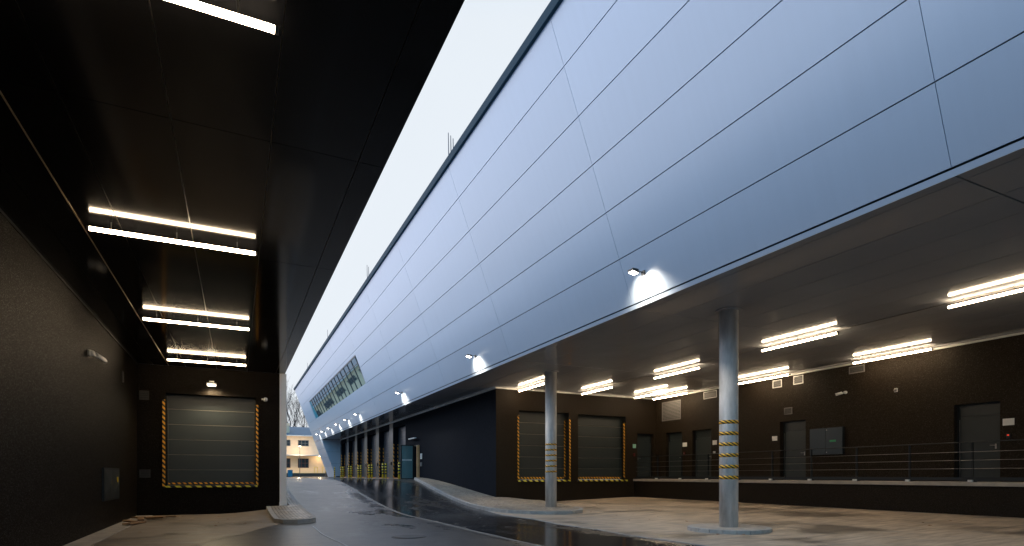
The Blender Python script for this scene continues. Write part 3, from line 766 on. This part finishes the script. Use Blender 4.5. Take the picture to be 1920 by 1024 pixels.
# conduit runs joining the lights
for x in (14.62, 18.95):
    m = MB(); m.tube((x, YN, 3.915), (x, 23.3, 3.915), .011, n=6)
    tag(m.build('cable_conduit', M_GRILL), 'thin grey conduit on the soffit along the %s row of tube lights' % ('middle' if x < 16 else 'wall side'), 'conduit')

# ------------------------------------------------------------------ flood lights on the facade
def make_flood():
    t = empty('flood_light', (0, 0, 0), 'x', 'floodlight')
    m = MB(); m.box(-.02, .02, -.05, .05, -.05, .05); m.build('mount', M_GRILD, t, local=True)
    m = MB(); m.tube((0, 0, 0), (-.20, 0, .03), .014); m.build('arm', M_GRILD, t, local=True)
    m = MB(); m.hexa([(-.36, -.09, -.02), (-.20, -.09, -.05), (-.20, .09, -.05), (-.36, .09, -.02), (-.36, -.09, .035), (-.20, -.09, .03), (-.20, .09, .03), (-.36, .09, .035)])
    h = m.build('head', M_GRILD, t, local=True)
    m = MB(); m.hexa([(-.35, -.075, -.032), (-.21, -.075, -.060), (-.21, .075, -.060), (-.35, .075, -.032), (-.35, -.075, -.023), (-.21, -.075, -.050), (-.21, .075, -.050), (-.35, .075, -.023)])
    m.build('lens', M_LENS, h, local=True)
    L = bpy.data.lights.new('flood_beam', 'SPOT'); L.energy = FLOOD_W; L.spot_size = R(118); L.spot_blend = 1.0; L.color = (1, .88, .70); L.shadow_soft_size = .08
    lo = bpy.data.objects.new('flood_beam', L); COL.objects.link(lo); lo.parent = t; lo.location = (-.42, 0, -.10)
    d = Vector((.80, 0, -.60)); lo.rotation_euler = d.to_track_quat('-Z', 'Y').to_euler()
    return t
fl = make_flood()
def face_y(px):   # nothing pictorial: measured mounting positions along the facade
    return px
FLY = [10.35, 17.6, 24.9, 33.3, 36.6, 41.2, 46.0, 50.6, 55.4]
FLOODS = [(10.3, 'nearest floodlight low on the leaning facade, brightest, above the near column'),
          (20.3, 'second floodlight along the facade from the camera'),
          (31.0, 'third floodlight along the facade, left of the dark side wall corner'),
          (43.3, 'facade floodlight first of the six close ones, nearest the camera'),
          (48.0, 'facade floodlight second of the six close ones near the loading bays'),
          (52.6, 'facade floodlight third of the six close ones near the loading bays'),
          (57.3, 'facade floodlight fourth of the six close ones near the loading bays'),
          (61.9, 'facade floodlight fifth of the six close ones near the loading bays'),
          (66.2, 'farthest floodlight, over the end of the recess')]
for i, (y, lab) in enumerate(FLOODS):
    o = fl if i == 0 else copy_tree(fl)
    P = fpt(y, 4.53, .02); o.location = (P[0], P[1], P[2] + EYE); o['label'] = lab; o['group'] = 'floodlights along the leaning facade'
    if i == 3: far_beam = [c for c in kids(o) if c.type == 'LIGHT'][0].data.copy(); far_beam.energy = FLOOD_W * .42
    if i >= 3:
        for c in kids(o):
            if c.type == 'LIGHT': c.data = far_beam
m = empty('entrance_lamp', (WS, 36.2, 2.35), 'white bar lamp above the open glass side door', 'lamp')
q = MB(); q.box(WS - .28, WS - .16, 35.4, 36.9, 2.33, 2.40); q.build('bar', M_WHITE, m, bevel=.01)
q = MB(); q.box(WS - .17, WS - .002, 36.1, 36.2, 2.30, 2.345); q.build('arm', M_GRILL, m)
ic = empty('intercom', (WS, 34.75, 1.1), 'grey and white intercom boxes right of the open side door', 'intercom')
q = MB(); q.box(WS - .06, WS - .002, 34.65, 34.9, 1.0, 1.35); q.build('panel', M_WHITE, ic, bevel=.01)
q = MB(); q.box(WS - .07, WS - .002, 34.65, 34.9, .55, .8); q.build('keypad', M_GRILL, ic, bevel=.01)

# ------------------------------------------------------------------ bollards
def make_bollard():
    t = empty('bollard', (0, 0, 0), 'x', 'bollard')
    m = MB(); m.tube((0, 0, 0), (0, 0, 1.10), .068, n=20); m.tube((0, 0, 1.10), (0, 0, 1.13), .068, .045, n=20); m.build('post', M_YEL, t, local=True)
    for z in (.30, .50, .70, .90, 1.08):
        m = MB(); m.tube((0, 0, z), (0, 0, z + .10 if z < 1 else z + .045), .0695, n=20); m.build('band', M_BLK, t, local=True)
    return t
bo = make_bollard(); first = True
bpos = [(9.60, 37.0, 'thin bollard beside the open glass door, first from the right')]
names = ['second', 'third', 'fourth', 'fifth', 'sixth']
for k, y in enumerate((41.2, 45.9, 50.4, 55.0, 59.5)):
    for s, w in ((-.085, 'left'), (.085, 'right')):
        bpos.append((9.6 + s * 1.1, y + (-.05 if s > 0 else .05), '%s bollard of the %s group of posts counted from the glass door' % (w, names[k])))
bpos.append((9.55, 64.0, 'last thin bollard before the white end of the recess'))
for x, y, lab in bpos:
    o = bo if first else copy_tree(bo); first = False
    o.location = (x, y, g(x, y) + .012 + EYE); o['label'] = 'yellow and black ' + lab; o['group'] = 'yellow and black bollards before the loading bays'

# ------------------------------------------------------------------ lightning rods on the roof
for y, top, n, lab in ((18.3, 11.25, 3, 'tallest cluster of thin metal rods above the roof edge, nearest the camera'), (31.6, 11.2, 2, 'second pair of thin roof rods from the camera'),
                       (46.6, 11.1, 1, 'third thin rod on the roof edge, above the window band'), (60.7, 11.0, 1, 'farthest thin rod on the roof edge beside the tree')):
    t = empty('lightning_rod', (6.6, y, 10.0), lab, 'lightning rod', 'rods along the roof edge')
    for i in range(n):
        m = MB(); m.tube((6.45 + .10 * i, y + .05 * i, 9.9), (6.42 + .07 * i, y - .04 * i, top + .25 - .1 * i), .022, .012, n=6); m.build('rod', mat('rod_metal', (.12, .11, .13), .4, metal=.6), t)
    m = MB(); m.box(6.4, 6.45 + .1 * n, y - .05, y + .1, 10.0, 10.06); m.build('clamp', M_GRILD, t)

# ------------------------------------------------------------------ left building
lb = empty('loading_building', (-6, 22, -1.33), 'dark loading building with black soffit, textured wall and one roller door', 'building')
XL, YL, SL, XE = -2.9, 22.0, 3.62, 1.57
LX = [-2.9 + .004, -2.45, -2.01, -1.52, -.6, .34, 1.27, XE]; LY = [YN, -8.5 + 3.8 * 0, -4.7, -.9, 2.9, 6.75, 10.5, 14.3, 18.2, YL]
m = MB()
for i in range(len(LX) - 1):
    for j in range(len(LY) - 1): m.box(LX[i] + .006, LX[i + 1] - (.006 if i < 6 else 0), LY[j] + .005, LY[j + 1] - .005, SL, SL + .02)
m.build('soffit', M_SOFL, lb)
m = MB(); m.box(-2.018, -2.002, YN, YL - .01, SL - .006, SL + .012); m.build('edge_profile', mat('thin_bright_profile', (.45, .36, .24), .35, metal=.6), lb)
m = MB(); m.box(XL, XE - .01, YN, YL, SL + .024, SL + .03); m.build('soffit_lining', mat('warm_lit_lining', (.22, .18, .13), .3), lb)  # lining lightened and warmed so the soffit joints read as lit
m = MB(); m.box(-14, XE, YN, 24, SL + .04, 5.7); m.box(-14, XE, 24, 72, SL + .04, 4.7); m.build('upper_wall', M_PANEL, lb)  # unseen from below; stepped heights shaped for the light on the facade opposite
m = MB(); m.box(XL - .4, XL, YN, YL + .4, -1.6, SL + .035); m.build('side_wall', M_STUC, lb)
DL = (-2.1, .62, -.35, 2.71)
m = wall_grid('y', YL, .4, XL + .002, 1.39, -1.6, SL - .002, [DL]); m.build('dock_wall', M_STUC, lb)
m = MB(); m.box(1.393, 1.62, YL - .02, YL + .5, -1.1, SL - .003); m.box(1.38, 1.635, YL - .035, YL + .49, -1.1, -.95); m.box(1.2, 1.60, YL + .52, 72, -1.3, SL + .03)
m.build('end_post', M_POST, lb, bevel=.006)
m = MB(); m.box(-.4 - 2.5, -2.88, YN, YL - .003, SL - .05, SL - .002); m.build('ceiling_trim', M_DARK, lb)
d = sect_door(lb, 'y', YL + .34, DL[0] - .02, DL[1] + .02, DL[2] + .02, DL[3] + .02, 6)
m = MB(); a, c, z0, z1 = DL
m.box(a - .09, a - .008, YL - .009, YL - .001, z0 - .02, z1 - .22); m.box(c + .004, c + .075, YL - .009, YL - .001, z0 - .02, z1 - .25); m.box(a + .03, c - .04, YL + .32, YL + .338, z0 + .045, z0 + .10)
m.build('hazard_tape', T_OR, d)
m = MB(); m.box(a - .05, c + .05, YL - .07, YL + .2, z0 - .06, z0); m.build('dock_edge', T_YE, d)
m = MB(); m.box(a + .03, a + .05, YL + .28, YL + .335, z0 + .02, z1 - .25); m.build('guide_rail', M_GRILD, d); m = MB(); m.box(c - .05, c - .03, YL + .28, YL + .335, z0 + .02, z1 - .25); m.build('guide_rail', M_GRILD, d)
grille(lb, 'y', YL, -2.70, 2.60, .27, .30, 4, M_VLO); grille(lb, 'y', YL, -2.68, .05, .30, .27, 4, M_VLO)
m = MB(); m.box(XL + .002, XL + .03, 19.2, 19.45, 2.62, 2.92); m.build('vent', M_GRILD, lb)
w_ = empty('wall_lamp', (-.75, YL, 3.08), 'lit square floodlight on the dark wall above the roller door', 'wall lamp')
m = MB(); m.box(-.83, -.67, YL - .06, YL - .002, 3.08, 3.2); m.build('mount', M_WHITE, w_, bevel=.01)
m = MB(); m.hexa([(-.90, YL - .30, 3.06), (-.60, YL - .30, 3.06), (-.60, YL - .06, 3.02), (-.90, YL - .06, 3.02), (-.90, YL - .30, 3.10), (-.60, YL - .30, 3.10), (-.60, YL - .06, 3.12), (-.90, YL - .06, 3.12)])
h_ = m.build('head', M_WHITE, w_, bevel=.01)
m = MB(); m.hexa([(-.87, YL - .28, 3.045), (-.63, YL - .28, 3.045), (-.63, YL - .08, 3.01), (-.87, YL - .08, 3.01), (-.87, YL - .28, 3.055), (-.63, YL - .28, 3.055), (-.63, YL - .08, 3.019), (-.87, YL - .08, 3.019)])
m.build('lens', mat('lit_lamp_lens', (1, 1, 1), .4, emit=(1, .86, .62), estr=9), h_)
L = bpy.data.lights.new('lamp_beam', 'SPOT'); L.energy = 190; L.spot_size = R(165); L.spot_blend = .6; L.color = (1, .80, .52); L.shadow_soft_size = .1
lo = bpy.data.objects.new('lamp_beam', L); COL.objects.link(lo); lo.parent = w_; lo.location = (0, -.2, -.1); lo.rotation_euler = (R(-8), R(-6), 0)
dc = empty('dome_camera', (.88, YL, 2.66), 'small white dome camera right of the roller door', 'security camera')
m = MB(); m.box(.80, .84, YL - .1, YL - .002, 2.64, 2.69); m.tube((.82, YL - .09, 2.665), (.9, YL - .12, 2.665), .02); m.build('bracket', M_WHITE, dc)
m = MB(); m.ball((.92, YL - .13, 2.65), .075); m.build('dome', M_WHITE, dc)
cb = empty('meter_cabinet', (XL, 17.6, -.63), 'low dark metal cabinet with two cross pressed doors on the left wall', 'cabinet')
m = MB(); m.box(XL + .002, XL + .05, 16.6, 18.6, -.63, .18); m.build('case', M_RAIL, cb)
for a, c in ((16.64, 17.585), (17.615, 18.56)):
    m = MB(); z0, z1 = -.59, .14; q = [m.b.verts.new(p) for p in ((XL + .055, a, z0), (XL + .055, c, z0), (XL + .055, c, z1), (XL + .055, a, z1), (XL + .10, (a + c) / 2, (z0 + z1) / 2))]
    for i in range(4): m.b.faces.new([q[i], q[(i + 1) % 4], q[4]])
    m.b.faces.new(q[:4]); dd = m.build('cabinet_door', mat('cabinet_green_grey', (.03, .036, .036), .35), cb)
    if a > 17:
        m = MB(); m.box(XL + .085, XL + .105, 18.02, 18.1, -.18, -.05); m.build('sticker', M_YEL, dd)

# loose boards by the gutter
bd = [(-2.72, 19.2, .9, .14, 25), (-2.5, 19.7, .8, .12, 8), (-2.25, 20.3, .7, .15, -20), (-2.6, 20.6, .6, .2, 40), (-2.45, 18.2, 1.1, .15, -12), (-2.15, 20.0, .5, .1, 62), (-1.95, 20.9, .6, .14, 75)]
for i, (x, y, l, w, a) in enumerate([(q[0], q[1], q[2], q[3] * 1.25, q[4]) for q in bd]):
    m = MB(); m.box(-w / 2, w / 2, -l / 2, l / 2, 0, .035 + .012 * (i % 2))
    o = m.build('board', M_WOOD, None, bevel=.004)
    for v in o.data.vertices: v.co.z -= EYE
    z = g(x, y) + .022 + .012 * (i % 3)
    o.location = (x, y, z + EYE); o.rotation_euler = (R(random.uniform(-2, 2)), R(random.uniform(-3, 3)), R(a))
    tag(o, 'broken wet brown board in the scrap heap by the foot of the left wall', 'board', 'broken boards by the left wall')
# dead leaves
lfm = mat('dead_leaf', (.22, .09, .03), .7, var=.5, vscale=3); m = MB()
for i in range(60):
    if i < 38: x, y = random.uniform(9, 17.5), random.uniform(5.5, 22)
    else: x, y = random.uniform(-2.5, 1.1), random.uniform(9, 21.5)
    a = random.uniform(0, 6.3); r = random.uniform(.025, .06); z = g(x, y) + .012
    P = [(x + r * math.cos(a + t), y + r * math.sin(a + t), z + random.uniform(0, .02)) for t in (0, 1.3, 2.6, 4.2)]
    m.b.faces.new([m.b.verts.new(p) for p in P])
tag(m.build('fallen_leaves', lfm), 'dead leaves scattered over the yard', 'leaves', kind='stuff')

# ------------------------------------------------------------------ end of the street
EY, BZ = 104.0, -.3
eb = empty('cream_building', (8, EY, BZ), 'two storey cream building with blue grey roof closing the far end of the street', 'building')
m = MB(); m.box(-60, 22, EY, EY + 10, BZ - .3, 6.75); m.build('wall', M_CREAM, eb)
m = MB(); m.slab(-60.4, 22.4, [(EY - .45, 6.75), (EY + 10.4, 6.75), (EY + 5, 8.6)]); 
for v in m.b.verts: v.co.x, v.co.y = v.co.y, v.co.x
m.build('roof', M_ROOF, eb)
m = MB(); m.box(-60.4, 22.4, EY - .5, EY - .42, 6.62, 6.78); m.build('gutter', M_WHITE, eb)
m = MB(); m.box(-60, 14.2, EY - 2.2, EY - .002, 3.28, 3.42); m.build('canopy', mat('canopy_pale', (.45, .47, .52), .6), eb)
m = MB(); m.box(-60, 14.5, EY - 2.2, EY - .002, BZ - .2, .3); m.build('platform', M_GRILD, eb)
m = MB(); m.box(-60, 14.5, EY - 2.22, EY - .002, .302, .37); m.build('platform_edge', mat('dull_yellow_edge', (.5, .42, .18), .6), eb)
ch_ = MB(); ch_.box(7.3, 8.2, EY + 1, EY + 2, 6.8, 8.9); ch_.build('chimney', M_CREAM, eb)
xc = 10.35
for k in range(-11, 1):
    x = xc + 2.95 * k
    for z0, z1, mt in ((4.95, 5.98, M_GRILL), (1.25, 2.85, M_WRED)):
        m = MB(); t = .07
        m.box(x - .88, x + .88, EY - .03, EY - .002, z0, z0 + t); m.box(x - .88, x + .88, EY - .03, EY - .002, z1 - t, z1)
        for q in (-.88, -.31, .25, .81): m.box(x + q, x + q + .07, EY - .03, EY - .002, z0 + t, z1 - t)
        m.box(x - .81, x + .81, EY - .028, EY - .002, (z0 + z1) / 2 - .03, (z0 + z1) / 2 + .03)
        w_ = m.build('window', mt, eb)
        m = MB(); m.box(x - .8, x + .8, EY - .012, EY - .001, z0 + t, z1 - t); m.build('pane', M_WGLASS, w_)
for x in (11.9, 13.2):
    t = empty('platform_railing', (x, EY - 2, .3), 'yellow metal hoop railing on the cream building platform, %s one' % ('left' if x < 12 else 'right'), 'railing')
    m = MB(); m.tube((x, EY - 2, .37), (x, EY - 2, 1.35), .035); m.tube((x + .5, EY - 2, .37), (x + .5, EY - 2, 1.35), .035); m.build('post', M_YEL, t)
    m = MB(); m.tube((x, EY - 2, 1.35), (x + .5, EY - 2, 1.35), .035); m.build('rail', M_YEL, t)
t = empty('street_lamp', (9.4, EY - 4, -.3), 'thin lit lamp post before the cream building', 'street lamp')
m = MB(); m.tube((9.4, EY - 4, BZ), (9.4, EY - 4, 4.7), .05, .035, n=8); m.build('pole', M_GRILL, t)
m = MB(); m.box(9.2, 9.6, EY - 4.2, EY - 3.9, 4.7, 4.82); m.build('head', mat('lit_street_lamp', (1, 1, 1), .5, emit=(1, .85, .6), estr=3), t, bevel=.03)
L = bpy.data.lights.new('lamp_glow', 'POINT'); L.energy = 420; L.color = (1, .74, .46); L.shadow_soft_size = .15
lo = bpy.data.objects.new('lamp_glow', L); COL.objects.link(lo); lo.parent = t; lo.location = (0, .9, 4.4)
for x, lab in ((12.9, 'rightmost one'), (6.2, 'middle one'), (-1.5, 'leftmost one')):
    w_ = empty('canopy_lamp', (x, EY - 1.1, 3.28), 'warm round lamp under the cream building canopy, ' + lab, 'lamp')
    m = MB(); m.tube((x, EY - 1.1, 3.22), (x, EY - 1.1, 3.278), .16, n=16); m.build('fitting', mat('warm_globe', (1, 1, 1), .4, emit=(1, .75, .45), estr=12), w_)
    L = bpy.data.lights.new('lamp_glow', 'POINT'); L.energy = 65; L.color = (1, .72, .42); L.shadow_soft_size = .15
    lo = bpy.data.objects.new('lamp_glow', L); COL.objects.link(lo); lo.parent = w_; lo.location = (0, -.1, -.25)
t = empty('waste_bin', (7.75, EY - 6, BZ), 'blue wheeled bin at the far end of the street', 'bin')
m = MB(); m.hexa([(7.45, EY - 6.3, BZ + .08), (8.05, EY - 6.3, BZ + .08), (8.05, EY - 5.7, BZ + .08), (7.45, EY - 5.7, BZ + .08), (7.38, EY - 6.4, .75), (8.12, EY - 6.4, .75), (8.12, EY - 5.6, .75), (7.38, EY - 5.6, .75)]); m.build('body', M_BLUE, t)
m = MB(); m.box(7.35, 8.15, EY - 6.43, EY - 5.57, .752, .83); m.build('lid', M_BLUE, t, bevel=.02)
m = MB(); m.tube((7.4, EY - 5.7, BZ + .1), (8.1, EY - 5.7, BZ + .1), .1); m.build('wheel', M_DARK, t)
# an adjoining house filling the gap on the right
hb = empty('white_shed', (15, EY - 8, BZ), 'low white shed beside the far corner of the warehouse', 'shed')
m = MB(); m.box(13.9, 26, EY - 9, EY - 3, BZ - .2, 3.1); m.build('wall', M_POST, hb)
m = MB(); m.box(13.7, 26, EY - 9.2, EY - 2.9, 3.1, 3.3); m.build('roof', M_ROOF, hb)
rk = MB(); rk.ball((13.1, EY - 10, .1), .5, (1, .8, 1.7), 12); rk.ball((13.5, EY - 9.6, 0), .45, (1, 1, 1.2), 10)
for v in rk.b.verts: v.co += Vector((random.uniform(-.07, .07), random.uniform(-.07, .07), random.uniform(-.1, .1)))
tag(rk.build('shrub', mat('dry_shrub', (.12, .08, .06), .9, bump=1, bscale=8)), 'small dry brown shrub at the far foot of the warehouse end', 'shrub')

def tree(x, y, h, seed, label, r0=.28):
    rnd = random.Random(seed); t = empty('bare_tree', (x, y, -.3), label, 'tree', 'bare winter trees beyond the cream building')
    tr, crn = MB(), MB()
    def grow(p, d, L, r, dep):
        q = p; n = 3
        for i in range(n):
            d2 = (d + Vector((rnd.uniform(-.12, .12), rnd.uniform(-.12, .12), rnd.uniform(-.02, .09)))).normalized()
            e = q + d2 * L / n; ra, rb = r * (1 - .13 * i), r * (1 - .13 * (i + 1))
            (tr if dep == 0 else crn).tube(q, e, ra, rb, n=6 if dep < 2 else 4)
            if dep > 0 and dep < 5 and i > 0 and rnd.random() < .8:
                grow(e, (d2 + Vector((rnd.uniform(-.9, .9), rnd.uniform(-.9, .9), rnd.uniform(.0, .5)))).normalized(), L * .55, rb * .5, dep + 1)
            q = e; d = d2
        if dep < 5:
            for k in range(3 if dep < 2 else 2):
                a = rnd.uniform(0, 6.28); s = rnd.uniform(.35, .7)
                grow(q, (d + Vector((math.cos(a) * s, math.sin(a) * s, .25))).normalized(), L * rnd.uniform(.62, .8), r * .58, dep + 1)
    grow(Vector((x, y, -.3)), Vector((0, 0, 1)), h * .36, r0, 0)
    tr.build('trunk', M_TREE, t); crn.build('crown', M_TREE, t)
tree(9.9, 122, 18, 3, 'tall bare tree in the gap between buildings, rising above the cream building')
tree(13.6, 128, 16, 11, 'smaller bare tree partly hidden by the far corner of the warehouse', .22)
